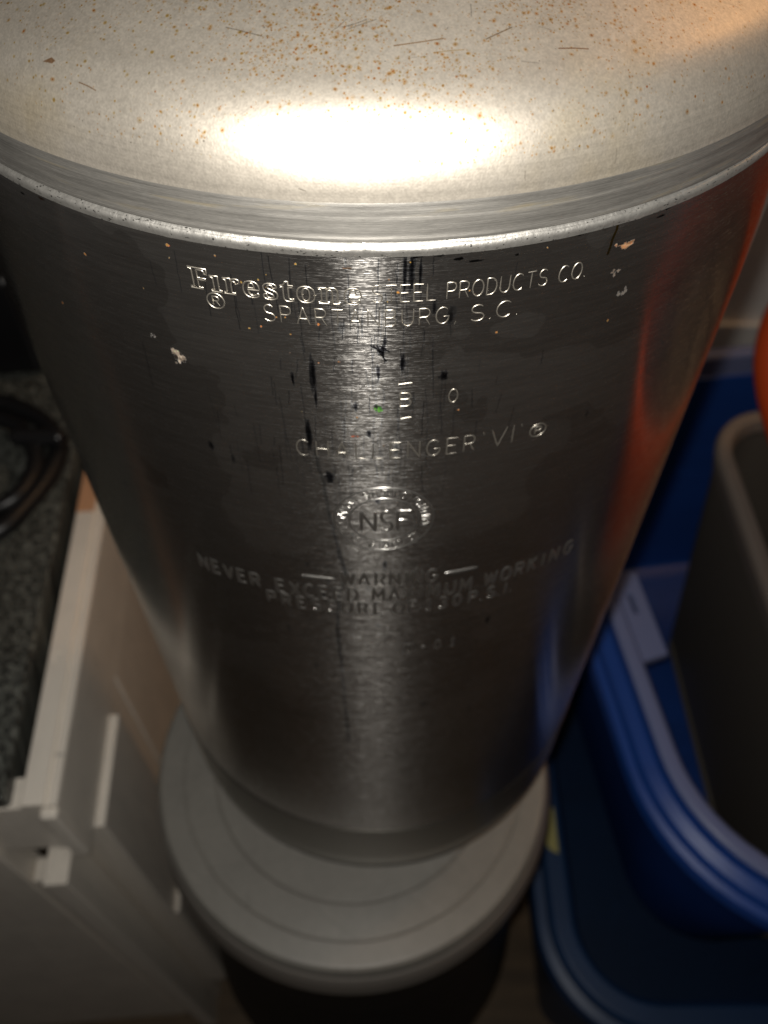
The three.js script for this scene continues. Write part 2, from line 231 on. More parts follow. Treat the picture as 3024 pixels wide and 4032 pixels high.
// ------------------------------------------------------------------ the setting
const woodN = noiseField(512, 512, 6, 60, 4, 0.6), dust = noiseField(512, 512, 20, 20, 4, 0.7);
const floorTex = dataTex(512, 512, (x, y, i, o) => { const t = 1 + 0.25 * woodN[i] + 0.12 * dust[i]; o[0] = 100 * t; o[1] = 82 * t; o[2] = 60 * t; }, true);
floorTex.repeat.set(6, 6);
const floorG = new THREE.PlaneGeometry(4, 4); floorG.rotateX(-Math.PI / 2);
structure('floor', floorG, new THREE.MeshStandardMaterial({ map: floorTex, roughness: 0.55 }), 'tan brown floor below the cans and cabinet');
const wallN = noiseField(512, 512, 60, 60, 4, 0.7);
const wallTex = dataTex(512, 512, (x, y, i, o) => { const t = 1 + 0.03 * wallN[i]; o[0] = 228 * t; o[1] = 224 * t; o[2] = 220 * t; }, true); wallTex.repeat.set(4, 3);
const zWall = BACK - 0.87;
const wallG = box(-2, 2, 0, 2.4, zWall - 0.1, zWall, 0.001);
structure('wall', wallG, new THREE.MeshStandardMaterial({ map: wallTex, roughness: 0.85, bumpMap: wallTex, bumpScale: 0.0006 }), 'plain beige wall behind the blue totes');
const yTrim = EYE - 0.87 / 1.25;
structure('wall_panel', box(-2, 2, 0, yTrim, zWall + 0.001, zWall + 0.012, 0.004), new THREE.MeshStandardMaterial({ color: lin(0.76, 0.74, 0.71), roughness: 0.6 }), 'off white board along the foot of the wall');

// ------------------------------------------------------------------ the keg
const keg = thing('steel_keg', 'cylindrical stainless steel keg with stamped lettering standing on a grey lid', 'keg', [0, yLid, 0]);
const ky = (y) => y - yLid;                      // world height -> height above the keg's foot
const yBand = EYE - 0.0774;
// dome: knuckle then crown
{
  const pts = [], kr = 0.0175, a1 = 64 * Math.PI / 180, n = 14;
  for (let i = 0; i <= n; i++) { const a = a1 * i / n; pts.push([R - kr * (1 - Math.cos(a)), ky(yBand) + kr * Math.sin(a)]); }
  const [rk, yk] = pts[n], rc = rk / Math.cos(a1);
  for (let i = 1; i <= 18; i++) { const a = a1 + (Math.PI / 2 - a1) * i / 18; pts.push([Math.max(0.0004, rc * Math.cos(a)), yk + rc * (Math.sin(a) - Math.sin(a1))]); }
  const g = lathe(pts, 200), p = g.attributes.position, uv = g.attributes.uv;
  const np = pts.length, along = new Array(np).fill(0); for (let i = np - 2; i >= 0; i--) along[i] = along[i + 1] + Math.hypot(pts[i][0] - pts[i + 1][0], pts[i][1] - pts[i + 1][1]);   // length along the dome from its crown
  for (let i = 0; i < p.count; i++) { const L = along[i % np], q = Math.hypot(p.getX(i), p.getZ(i)) || 1; uv.setXY(i, 0.5 + p.getX(i) / q * L / DSPAN, 0.5 - p.getZ(i) / q * L / DSPAN); }
  part('dome', g, satinSteel, keg, 'satin domed top with rust specks');
}
const bandPts = []; { const n = 22, y0 = ky(yRidge) + 0.0015, y1 = ky(yBand); for (let i = 0; i <= n; i++) { const t = i / n; bandPts.push([R + 0.00008 * Math.sin(t * 17 + 2 * Math.sin(t * 9)) * (1 - t) + 0.00006, y0 + (y1 - y0) * t]); } bandPts[n][0] = R; }
part('shoulder_band', lathe(bandPts, 200, 2), bandSteel, keg, 'ring marked steel band above the weld');
// weld bead with wandering edges
{
  const seg = 720, prof = [[-0.0023, -0.0003], [-0.0013, 0.00005], [-0.001, 0.00018], [-0.0006, 0.00034], [-0.0001, 0.00042], [0.0004, 0.00028], [0.00065, 0.0], [0.0009, -0.0005], [0.0018, -0.0004]];
  const w1 = noiseField(seg, 2, 90, 1, 4, 0.6), w2 = noiseField(seg, 2, 120, 1, 4, 0.6), w3 = noiseField(seg, 2, 200, 1, 3, 0.6), pos = [], uv = [], idx = [], m = prof.length;
  for (let i = 0; i <= seg; i++) { const a = i / seg * Math.PI * 2, k = i % seg; prof.forEach(([dy, dr], j) => { const e = j === 0 || j === m - 1 ? 0 : 1, y = dy * (1 + 0.22 * e * w1[k]) + 0.0002 * e * w2[k], r = R + dr * (1 + 0.25 * e * w3[k]); pos.push(Math.sin(a) * r, ky(yRidge) + y, Math.cos(a) * r); uv.push(i / seg * 3, j / (m - 1)); }); }
  for (let i = 0; i < seg; i++) for (let j = 0; j < m - 1; j++) { const a = i * m + j, b = a + m; idx.push(a, b, a + 1, b, b + 1, a + 1); }
  const g = new THREE.BufferGeometry(); g.setAttribute('position', new THREE.Float32BufferAttribute(pos, 3)); g.setAttribute('uv', new THREE.Float32BufferAttribute(uv, 2)); g.setIndex(idx); g.computeVertexNormals();
  part('weld_bead', g, weldSteel, keg, 'bright uneven weld bead round the shoulder');
}
// shell; u runs round, its zero turned so that the lettering's zero line is mid-texture
{
  const pts = []; for (let i = 0; i <= 60; i++) pts.push([R, ky(ySeam) + (BODY - 0.0016) * i / 60]);
  const g = lathe(pts, 240), p = g.attributes.position, uv = g.attributes.uv;
  for (let i = 0; i < uv.count; i++) uv.setXY(i, uv.getX(i) * 3 + 0.5, (p.getY(i) - ky(ySeam)) / BODY);
  part('shell', g, shellSteel, keg, 'brushed steel shell with scratches, dark smudges and paint chips');
}
// rolled seam, lower skirt turning in, foot ring
part('seam', lathe(smoothProfile([[R - 0.001, ky(ySeam) - 0.002], [R + 0.0004, ky(ySeam) - 0.0014], [R + 0.0004, ky(ySeam) + 0.001], [R - 0.001, ky(ySeam) + 0.002]], 0.0006), 160), baseSteel, keg);
part('base', lathe(smoothProfile([[0.06, 0.046], [0.092, 0.05], [R - 0.0005, 0.058, 0.005], [R + 0.0004, 0.075, 0.01], [R, ky(ySeam) - 0.0012]], 0.01), 160), baseSteel, keg);
part('foot_ring', lathe(smoothProfile([[0.083, 0.05], [0.084, 0.0005], [0.0875, 0.0005], [0.088, 0.052]], 0.001), 120), baseSteel, keg);

// --- stamped lettering: strokes laid on the shell as low rounded ridges
const arc = (cx, cy, rx, ry, a0, a1, n = 10) => { const o = []; for (let i = 0; i <= n; i++) { const a = (a0 + (a1 - a0) * i / n) * Math.PI / 180; o.push([cx + rx * Math.cos(a), cy + ry * Math.sin(a)]); } return o; };
const GLYPH = {
  A: [0.76, [[0, 0], [0.38, 1], [0.76, 0]], [[0.13, 0.34], [0.63, 0.34]]], B: [0.62, [[0, 0], [0, 1], ...arc(0.36, 0.765, 0.24, 0.235, 90, -90, 7), [0, 0.53]], [[0.34, 0.53], ...arc(0.36, 0.265, 0.26, 0.265, 90, -90, 7), [0, 0]]],
  C: [0.74, arc(0.4, 0.5, 0.4, 0.5, 48, 312, 16)], D: [0.68, [[0, 0], [0, 1], ...arc(0.26, 0.5, 0.42, 0.5, 90, -90, 10), [0, 0]]], E: [0.6, [[0.6, 1], [0, 1], [0, 0], [0.6, 0]], [[0, 0.53], [0.5, 0.53]]],
  F: [0.58, [[0.58, 1], [0, 1], [0, 0]], [[0, 0.53], [0.46, 0.53]]], G: [0.76, [...arc(0.4, 0.5, 0.4, 0.5, 48, 330, 16), [0.76, 0.45], [0.46, 0.45]]], H: [0.68, [[0, 0], [0, 1]], [[0.68, 0], [0.68, 1]], [[0, 0.52], [0.68, 0.52]]],
  I: [0.02, [[0.01, 0], [0.01, 1]]], K: [0.64, [[0, 0], [0, 1]], [[0.6, 1], [0, 0.4]], [[0.2, 0.58], [0.64, 0]]], L: [0.56, [[0, 1], [0, 0], [0.56, 0]]], M: [0.8, [[0, 0], [0.04, 1], [0.4, 0.3], [0.76, 1], [0.8, 0]]], N: [0.68, [[0, 0], [0, 1], [0.68, 0], [0.68, 1]]],
  O: [0.78, arc(0.39, 0.5, 0.39, 0.5, 90, 450, 20)], P: [0.62, [[0, 0], [0, 1], ...arc(0.35, 0.74, 0.27, 0.26, 90, -90, 8), [0, 0.48]]], R: [0.64, [[0, 0], [0, 1], ...arc(0.35, 0.74, 0.27, 0.26, 90, -90, 8), [0, 0.48]], [[0.34, 0.48], [0.64, 0]]],
  S: [0.66, [...arc(0.33, 0.75, 0.29, 0.25, 35, 270, 10), ...arc(0.33, 0.25, 0.33, 0.25, 90, -150, 11).slice(1)]], T: [0.64, [[0, 1], [0.64, 1]], [[0.32, 1], [0.32, 0]]], U: [0.68, [[0, 1], [0, 0.34], ...arc(0.34, 0.34, 0.34, 0.34, 180, 360, 9), [0.68, 1]]],
  V: [0.7, [[0, 1], [0.35, 0], [0.7, 1]]], W: [0.94, [[0, 1], [0.23, 0], [0.47, 0.85], [0.71, 0], [0.94, 1]]], X: [0.66, [[0, 0], [0.66, 1]], [[0, 1], [0.66, 0]]], Y: [0.66, [[0, 1], [0.33, 0.5], [0.66, 1]], [[0.33, 0.5], [0.33, 0]]],
  0: [0.52, arc(0.26, 0.5, 0.26, 0.5, 90, 450, 18)], 1: [0.4, [[0.04, 0.8], [0.22, 1], [0.22, 0]], [[0.02, 0], [0.4, 0]]], 3: [0.52, [...arc(0.26, 0.755, 0.25, 0.245, 150, -90, 10), ...arc(0.26, 0.255, 0.27, 0.255, 90, -150, 10)]],
  '.': [0.1, [[0.04, 0.02], [0.06, 0.05]]], ',': [0.14, [[0.1, 0.08], [0.03, -0.13]]], "'": [0.12, [[0.03, 0.98], [0.09, 0.82]]], '-': [0.4, [[0, 0.5], [0.4, 0.5]]],
};
function word(text, gap = 0.26) {       // strokes of a word in cap heights, and its width
  let x = 0; const out = []; for (const ch of text) { if (ch === ' ') { x += 0.5; continue; } const [w, ...s] = GLYPH[ch]; for (const l of s) out.push(l.map(([a, b]) => [a + x, b])); x += w + gap; }
  return [out, x - gap];
}
const onShell = (s, t, up) => { const a = s / R, r = R + up; return [Math.sin(a) * r, ky(yRidge) - t, Math.cos(a) * r]; };   // s along, t below the weld
function ridges(lines, hw, hh) {        // lines: polylines of [s, t] in metres
  const geos = [], prof = [[-1, -0.25], [-0.85, 0.25], [-0.5, 0.8], [0, 1], [0.5, 0.8], [0.85, 0.25], [1, -0.25]], m = prof.length;
  for (const raw of lines) {
    const pl = []; raw.forEach((p, i) => { if (i) { const [a, b] = [raw[i - 1], p], L = Math.hypot(b[0] - a[0], b[1] - a[1]), n = Math.max(1, Math.ceil(L / 0.0012)); for (let k = 1; k <= n; k++) pl.push([a[0] + (b[0] - a[0]) * k / n, a[1] + (b[1] - a[1]) * k / n]); } else pl.push(p); });
    const n = pl.length; if (n < 2) continue;
    const closed = Math.hypot(pl[0][0] - pl[n - 1][0], pl[0][1] - pl[n - 1][1]) < 1e-6, dir = (i, j) => { const L = Math.hypot(pl[j][0] - pl[i][0], pl[j][1] - pl[i][1]) || 1; return [(pl[j][0] - pl[i][0]) / L, (pl[j][1] - pl[i][1]) / L]; };
    const pos = [], idx = [], uv = [];
    for (let i = 0; i < n; i++) {
      const a = i > 0 ? dir(i - 1, i) : closed ? dir(n - 2, n - 1) : dir(0, 1), b = i < n - 1 ? dir(i, i + 1) : closed ? dir(0, 1) : a;
      let nx = -(a[1] + b[1]), ny = a[0] + b[0]; const L = Math.hypot(nx, ny) || 1; nx /= L; ny /= L; const k = 1 / Math.max(0.55, -nx * a[1] + ny * a[0]);
      const end = !closed && (i === 0 || i === n - 1) ? 0.55 : 1;
      for (const [u, v] of prof) { pos.push(...onShell(pl[i][0] + nx * u * hw * k * end, pl[i][1] + ny * u * hw * k * end, v * hh * (v > 0 ? end * 0.9 + 0.1 : 1))); uv.push(u, i / n); }
    }
    for (let i = 0; i < n - 1; i++) for (let j = 0; j < m - 1; j++) { const p = i * m + j, q = p + m; idx.push(p, p + 1, q, q, p + 1, q + 1); }
    for (const i of [0, n - 1]) if (!closed) for (let j = 1; j < m - 1; j++) idx.push(i * m, i * m + j, i * m + j + 1);
    const g = new THREE.BufferGeometry(); g.setAttribute('position', new THREE.Float32BufferAttribute(pos, 3)); g.setAttribute('uv', new THREE.Float32BufferAttribute(uv, 2)); g.setIndex(idx); g.computeVertexNormals(); geos.push(g);
  }
  return mergeGeometries(geos);
}
const mm = 0.001;
function place(text, s0, s1, base, cap, gap) { const [st, w] = word(text, gap), k = (s1 - s0) / w; return st.map((l) => l.map(([x, y]) => [(s0 + x * k) * mm, (base - y * cap) * mm])); }
function centred(text, centers, base, cap, kx = 1) { const o = []; [...text].forEach((ch, i) => { const [w, ...st] = GLYPH[ch]; for (const l of st) o.push(l.map(([x, y]) => [(centers[i] + (x - w / 2) * cap * kx) * mm, (base - y * cap) * mm])); }); return o; }
const circle = (s, t, r, ry = r, n = 28) => { const o = []; for (let i = 0; i <= n; i++) { const a = (i % n) / n * Math.PI * 2; o.push([(s + r * Math.cos(a)) * mm, (t + ry * Math.sin(a)) * mm]); } return o; };

const serif = await new FontLoader().loadAsync('fonts/droid/droid_serif_bold.typeface.json');
{
  const lines = []; let pen = 0;
  for (const ch of 'F\u0131restone') { const sh = serif.generateShapes(ch, 1); for (const s of sh) for (const pts of [s.getPoints(5), ...s.holes.map((hh) => hh.getPoints(5))]) { const l = pts.map((p) => [p.x + pen, p.y]); l.push([...l[0]]); lines.push(l); } const G = serif.data.glyphs[ch] ?? serif.data.glyphs.i; pen += G.ha / serif.data.resolution * (serif.data.resolution / serif.data.resolution) + 0.06; }
  let x0 = 9, x1 = -9; for (const l of lines) for (const [x] of l) { x0 = Math.min(x0, x); x1 = Math.max(x1, x); }
  let y1 = 0; for (const l of lines) for (const [, y] of l) y1 = Math.max(y1, y);
  const k = 32.4 / (x1 - x0), kv = 4.6 / y1;
  part('brand_lettering', ridges(lines.map((l) => l.map(([x, y]) => [(-32.8 + (x - x0) * k) * mm, (11.7 - y * kv) * mm])), 0.14 * mm, 0.1 * mm), letterSteel, keg, 'stamped outlined maker name');
}
const fineW = [0.13 * mm, 0.1 * mm];
part('maker_lettering', ridges([...place('STEEL', 1.6, 13.3, 11.2, 3.7), ...place('PRODUCTS', 15.4, 34.8, 11.2, 3.6), ...place('CO.', 37.2, 43, 11.4, 3.6)], ...fineW), letterSteel, keg, 'stamped maker line');
part('town_lettering', ridges([...place('SPARTANBURG,', -18.9, 17.6, 16.8, 3.8, 0.36), ...place('S.C.', 20.3, 29.8, 17, 3.7)], ...fineW), letterSteel, keg, 'stamped town line');
part('registered_mark', ridges([circle(-28.3, 13.9, 1.75), ...place('R', -28.9, -27.6, 14.9, 2)], 0.14 * mm, 0.1 * mm), letterSteel, keg);
part('code_lettering', ridges([...place('B', 7.2, 9.5, 37.9, 3.7), ...place('0', 17.4, 19.3, 37.9, 3.7), [[6.8 * mm, 31.7 * mm], [9.6 * mm, 31.4 * mm]], [[7.4 * mm, 41.6 * mm], [9.6 * mm, 41.2 * mm]]], ...fineW), letterSteel, keg, 'stamped code letters');
part('model_lettering', ridges([...place('CHALLENGER', -15.5, 24.4, 54, 5, 0.42), ...place("'VI'", 26, 35.6, 54, 5.6, 0.3)], 0.17 * mm, 0.07 * mm), letterSteel, keg, 'stamped model line');
part('registered_mark', ridges([circle(39.7, 52, 2), ...place('R', 39, 40.6, 53.1, 2.2)], 0.15 * mm, 0.08 * mm), letterSteel, keg);
{ // round seal
  const S = 4, T = 76.6, ring = [circle(S, T, 12.2, 12.3, 60), circle(S, T, 8.5, 8.3, 50)];
  const seal = part('seal_mark', ridges(ring, 0.26 * mm, 0.12 * mm), boldLetterSteel, keg, 'round stamped approval seal');
  part('seal_letters', ridges([...place('N', -1.5, 1.9, 80.7, 7.4), ...place('S', 3.2, 6, 80.8, 7.6), ...place('F', 7.4, 10.4, 80.7, 7.4)], 0.5 * mm, 0.26 * mm), boldLetterSteel, seal);
  const rim = []; const ringText = (text, a0, a1, r, cap, outward) => { [...text].forEach((ch, i) => { if (ch === ' ') return; const [w, ...st] = GLYPH[ch], a = (a0 + (a1 - a0) * i / (text.length - 1)) * Math.PI / 180; for (const l of st) rim.push(l.map(([x, y]) => { const u = (x - w / 2) * cap * 0.8, v = (y - 0.5) * cap * (outward ? 1 : -1), ux = outward ? u : -u; const rad = r + v, aa = a - ux / r; return [(S + rad * Math.cos(aa)) * mm, (T - rad * Math.sin(aa)) * mm]; })); }); };
  ringText('THE NATIONAL SANITATION FOUNDATION', 198, -14, 10.4, 2.1, true); ringText('TESTING LABORATORY', 216, 324, 10.4, 2, false);
  part('seal_ring_letters', ridges(rim, 0.16 * mm, 0.08 * mm), boldLetterSteel, seal);
}
{ // embossed warning
  const W = [0.52 * mm, 0.2 * mm], steps = (a, p, n) => Array.from({ length: n }, (_, i) => a + p * i);
  part('warning_bar', ridges([[[-18.1 * mm, 103 * mm], [-9.2 * mm, 103 * mm]]], 0.7 * mm, 0.3 * mm), boldLetterSteel, keg);
  part('warning_bar', ridges([[[20.7 * mm, 102.3 * mm], [29.8 * mm, 102.3 * mm]]], 0.7 * mm, 0.3 * mm), boldLetterSteel, keg);
  part('warning_lettering', ridges(centred('WARNING', [-5.6, -1.2, 3.1, 7, 10.3, 13.2, 17.1], 105.2, 5.6, 0.62), ...W), boldLetterSteel, keg, 'embossed warning heading');
  part('warning_lettering', ridges([...centred('NEVER', steps(-48.7, 4.1, 5), 113.2, 6, 0.62), ...centred('EXCEED', steps(-24.8, 4.08, 6), 113.2, 6, 0.62), ...centred('MAXIMUM', [2.6, 7, 11.1, 14.4, 18, 22.7, 27.2], 113, 6, 0.62), ...centred('WORKING', [34.5, 39.2, 43.4, 47.6, 51.2, 55, 60], 112.6, 6, 0.62)], ...W), boldLetterSteel, keg, 'embossed warning line');
  part('warning_lettering', ridges([...centred('PRESSURE', steps(-28.1, 4.39, 8), 119.8, 5.6, 0.62), ...centred('OF', [8.4, 12.4], 119.8, 5.6, 0.62), ...centred('130', [16.9, 21, 25.2], 119.8, 5.6, 0.7), ...centred('P.S.I.', [29.9, 32.6, 35.5, 38, 40, 41.8], 120, 5.4, 0.62)], ...W), boldLetterSteel, keg, 'embossed warning line');
  part('serial_lettering', ridges(centred('D-01', [12, 16.4, 20.8, 25.5], 143.4, 5, 0.62), 0.45 * mm, 0.2 * mm), boldLetterSteel, keg);
}

// ------------------------------------------------------------------ grey lid on its black can
const LX = -0.1829 * 0.9339 * R + SIDE, LZ = BACK - 2.0662 * 0.9339 * R, RL = 1.2105 * 0.9339 * R;      // centre and edge of the lid
const plasticN = noiseField(512, 512, 90, 90, 4, 0.7);
function scuffed(w, rgb, n, marks, cell = 90) {      // moulded plastic with scratches, rubs and dust
  const [cv, g] = canvas(w, w); g.fillStyle = 'rgb(128,128,128)'; g.fillRect(0, 0, w, w); g.lineCap = 'round';
  for (let i = 0; i < marks; i++) { const x = rnd() * w, y = rnd() * w, a = rnd() * 6.28, L = Math.pow(rnd(), 2) * w * 0.12, b = rnd() < 0.5; g.strokeStyle = b ? `rgba(190,190,185,${rr(0.1, 0.45)})` : `rgba(60,58,55,${rr(0.1, 0.45)})`; g.lineWidth = rr(0.5, 1.6); g.beginPath(); g.moveTo(x, y); g.quadraticCurveTo(x + Math.cos(a) * L * 0.5 + gauss() * 4, y + Math.sin(a) * L * 0.5 + gauss() * 4, x + Math.cos(a) * L, y + Math.sin(a) * L); g.stroke(); }
  for (let i = 0; i < marks; i++) { g.fillStyle = rnd() < 0.6 ? `rgba(70,66,60,${rr(0.1, 0.5)})` : `rgba(185,182,175,${rr(0.1, 0.5)})`; g.beginPath(); g.ellipse(rnd() * w, rnd() * w, rr(0.5, 2.4), rr(0.5, 2), rnd() * 3, 0, 6.3); g.fill(); }
  const P = pixelsOf(g, w, w), f = noiseField(w, w, cell, cell, 3, 0.7), cl = noiseField(w, w, 5, 5, 5, 0.6);
  return dataTex(w, w, (x, y, i, o) => { const t = (1 + 0.04 * f[i] + n * cl[i]) * (P[i * 4] / 128); for (let k = 0; k < 3; k++) o[k] = rgb[k] * t; }, true);
}
const greyTex = scuffed(1024, [118, 115, 109], 0.09, 420);
const can = thing('black_can', 'round black plastic can flaring outward below a pale grey lid', 'can', [LX, 0, LZ]);
const blackPlastic = new THREE.MeshStandardMaterial({ color: lin(0.006, 0.006, 0.006), roughness: 0.5 });
{
  const t = yLid;
  part('body', lathe(smoothProfile([[0.02, 0.004], [0.136, 0.004, 0.01], [0.14, t - 0.36, 0.03], [0.131, t - 0.257, 0.03], [0.119, t - 0.157, 0.05], [0.116, t - 0.09, 0.03], [0.1165, t - 0.03, 0.01], [0.1165, t - 0.012], [0.112, t - 0.012], [0.112, t - 0.03]], 0.01), 96), blackPlastic, can);
  const planar = (g) => { const p = g.attributes.position, uv = g.attributes.uv; for (let i = 0; i < p.count; i++) uv.setXY(i, p.getX(i) / 0.28 + 0.5, p.getZ(i) / 0.28 + 0.5); return g; };
  const lid = thing('can_lid', 'pale grey round plastic lid with ringed steps under the steel keg', 'lid', [LX, yLid, LZ]);
  const k = RL;
  part('top', planar(lathe(smoothProfile([[0.0005, 0], [k * 0.69, 0], [k * 0.7, 0.0001, 0.001], [k * 0.706, -0.0012, 0.001], [k * 0.714, 0.0002, 0.001], [k * 0.858, 0.0002, 0.001], [k * 0.866, -0.0006, 0.001], [k * 0.875, 0.0004, 0.001], [k * 0.985, 0.0004, 0.004], [k * 1.0, -0.004, 0.003], [k * 1.005, -0.009], [k * 0.99, -0.011]], 0.002), 160)), new THREE.MeshStandardMaterial({ map: greyTex, roughness: 0.42, bumpMap: greyTex, bumpScale: 0.0004 }), lid);
  part('skirt', lathe(smoothProfile([[k * 0.985, -0.0105], [k * 1.012, -0.012, 0.002], [k * 1.03, -0.018, 0.004], [k * 1.046, -0.029, 0.005], [k * 1.036, -0.037, 0.002], [k * 1.0, -0.037]], 0.003), 160), new THREE.MeshStandardMaterial({ color: lin(0.16, 0.145, 0.13), roughness: 0.28 }), lid);
}

// ------------------------------------------------------------------ white cabinet with granite top
const CAB = 0.0786, cabAt = [SIDE - 0.194, 0, BACK - 0.173];
const cab = thing('white_cabinet', 'white painted kitchen cabinet with proud drawer front beside the keg', 'cabinet', cabAt, Math.asin(CAB));
const paintN = noiseField(512, 512, 40, 8, 4, 0.7);
const paintTex = scuffed(1024, [234, 226, 214], 0.05, 160, 40);
const whitePaint = new THREE.MeshStandardMaterial({ map: paintTex, roughness: 0.42, bumpMap: paintTex, bumpScale: 0.0002 });
const y1 = EYE - 0.5, y2 = EYE - 0.58, y3 = EYE - 0.826;
{
  const s = new THREE.Shape(); [[-0.021, y2], [-0.021, y1 - 0.0006], [-0.0204, y1], [-0.0088, y1], [-0.0078, y1 - 0.0006], [-0.0068, y1 - 0.0032], [-0.0056, y1 - 0.0034], [-0.0046, y1 - 0.002], [-0.0022, y1 - 0.0018], [-0.0006, y1 - 0.003], [0, y1 - 0.005], [0, y2], [-0.001, y2 - 0.001]].forEach(([x, y], i) => (i ? s.lineTo(x, y) : s.moveTo(x, y)));
  const g = new THREE.ExtrudeGeometry(s, { depth: 0.55, bevelEnabled: false }); g.translate(0, 0, -0.55);
  const dr = part('drawer_front', g, whitePaint, cab);
  part('end_moulding', box(-0.0115, -0.0004, y2 - 0.003, y1 - 0.0065, -0.006, 0.006, 0.003), whitePaint, dr);
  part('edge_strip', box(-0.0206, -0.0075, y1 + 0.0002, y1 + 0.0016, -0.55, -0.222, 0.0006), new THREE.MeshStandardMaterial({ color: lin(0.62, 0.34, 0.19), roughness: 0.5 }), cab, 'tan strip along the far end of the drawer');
  const door = part('door', box(-0.014, 0.006, 0.1, y2 - 0.003, -0.096, -0.0135, 0.002), whitePaint, cab);
  part('door_handle', new THREE.CapsuleGeometry(0.004, 0.09, 4, 10).translate(0.014, y2 - 0.42, -0.08), whitePaint, door);
  part('stile', box(-0.02, -0.002, 0.1, y2 - 0.002, -0.126, -0.098, 0.001), whitePaint, cab);
  part('door', box(-0.014, -0.001, 0.1, y2 - 0.003, -0.5, -0.128, 0.002), whitePaint, cab);
  part('end_panel', box(-0.6, -0.0585, 0.0, y1 - 0.006, -0.02, 0.004, 0.0015), whitePaint, cab);
  part('end_panel', box(-0.058, -0.0215, y2, y1 - 0.006, -0.02, -0.0008, 0.0006), whitePaint, cab);
  part('corner_post', box(-0.033, -0.0165, 0.0, EYE - 0.592, -0.012, 0.02, 0.0015), whitePaint, cab);
  part('corner_post', box(-0.0575, -0.0365, 0.0, EYE - 0.64, -0.014, 0.003, 0.0015), whitePaint, cab);
  part('base_board', box(0.0065, 0.0115, 0.0, y3, -0.3, -0.0145, 0.002), whitePaint, cab);
  part('frame', box(-0.022, -0.0145, 0.0, y2, -0.79, -0.0135, 0.001), whitePaint, cab);
}
const gN = noiseField(1024, 1024, 220, 220, 2, 0.8), gM = noiseField(1024, 1024, 70, 70, 3, 0.7), gS = noiseField(1024, 1024, 420, 420, 1);
const graniteTex = dataTex(1024, 1024, (x, y, i, o) => { const k = gN[i] * 0.6 + gM[i] * 0.7, l = k > 0.22 ? 150 : k > 0.06 ? 100 : k < -0.25 ? 34 : 62, s = gS[i] > 0.55 ? 40 : 0; o[0] = l + s; o[1] = l * 1.02 + s; o[2] = l * 0.98 + s; }, true);
graniteTex.repeat.set(4, 4);
const topGeo = box(-0.62, -0.0285, y1 - 0.02, y1 + 0.008, -0.6, -0.002, 0.003);
const top = thing('countertop', 'dark speckled granite countertop on the white cabinet', 'countertop', cabAt, Math.asin(CAB));
{ const p = topGeo.attributes.position, uv = topGeo.attributes.uv; for (let i = 0; i < p.count; i++) uv.setXY(i, p.getX(i) / 0.6, p.getZ(i) / 0.6 + p.getY(i)); }
part('slab', topGeo, new THREE.MeshStandardMaterial({ map: graniteTex, color: lin(0.62, 0.62, 0.6), roughness: 0.35 }), top);
part('front_trim', box(-0.62, -0.036, y1 - 0.005, y1 + 0.0065, -0.0015, 0.009, 0.002), new THREE.MeshStandardMaterial({ color: lin(0.34, 0.13, 0.04), roughness: 0.5 }), top, 'orange brown wooden end trim');
// looped black cable lying on the counter
const cableMat = new THREE.MeshStandardMaterial({ color: lin(0.008, 0.008, 0.009), roughness: 0.38 });
{
  const yc = 0.492 - 0.0075, cable = thing('black_cable', 'thick black cable coiled in loops on the granite counter', 'cable', [0, 0, 0]);
  const loop = (pts, r, closed) => new THREE.TubeGeometry(new THREE.CatmullRomCurve3(pts.map(([u, v, up = 0]) => px(u, v, yc - up)), closed), 120, r, 12, closed);
  part('loop', loop([[0, 1585], [95, 1616], [175, 1664], [228, 1735], [225, 1800], [180, 1890], [105, 1985], [0, 2085], [-140, 2120], [-280, 2000], [-300, 1800], [-200, 1640]], 0.0075, true), cableMat, cable);
  part('loop', loop([[-160, 1700, 0.006], [0, 1650, 0.007], [110, 1720, 0.008], [140, 1830, 0.007], [60, 1960, 0.006], [-80, 2010, 0.004], [-200, 1900, 0.004]], 0.007, true), cableMat, cable);
  part('plug', new THREE.CapsuleGeometry(0.0075, 0.03, 6, 14).rotateZ(Math.PI / 2).translate(...px(150, 1722, yc - 0.012).toArray()), new THREE.MeshStandardMaterial({ color: lin(0.012, 0.012, 0.013), roughness: 0.22 }), cable);
}
{
  const p = px(-130, 1400, 0.49), o = thing('black_box', 'black rounded appliance box at the back of the granite counter', 'box', [p.x, y1 + 0.0085, p.z], Math.asin(CAB));
  part('case', box(-0.16, 0.075, 0, 0.1, -0.08, 0.03, 0.01), new THREE.MeshStandardMaterial({ color: lin(0.007, 0.007, 0.008), roughness: 0.4 }), o);
  part('lid', box(-0.155, 0.07, 0.1005, 0.112, -0.075, 0.025, 0.005), new THREE.MeshStandardMaterial({ color: lin(0.01, 0.01, 0.011), roughness: 0.3 }), o);
}

// ------------------------------------------------------------------ blue totes, grey bin, orange bucket
const blueN = noiseField(512, 512, 70, 70, 4, 0.7);
const blueTex = scuffed(1024, [32, 72, 150], 0.1, 300);
const bluePlastic = new THREE.MeshStandardMaterial({ map: blueTex, roughness: 0.4 });
const navyTex = scuffed(1024, [30, 58, 96], 0.12, 300);
const navyPlastic = new THREE.MeshStandardMaterial({ map: navyTex, roughness: 0.45 });
const rimPlastic = new THREE.MeshStandardMaterial({ color: lin(0.2, 0.235, 0.42), roughness: 0.32 });
const rel = (x, fwd, drop) => [x + SIDE, EYE - drop, BACK - fwd];
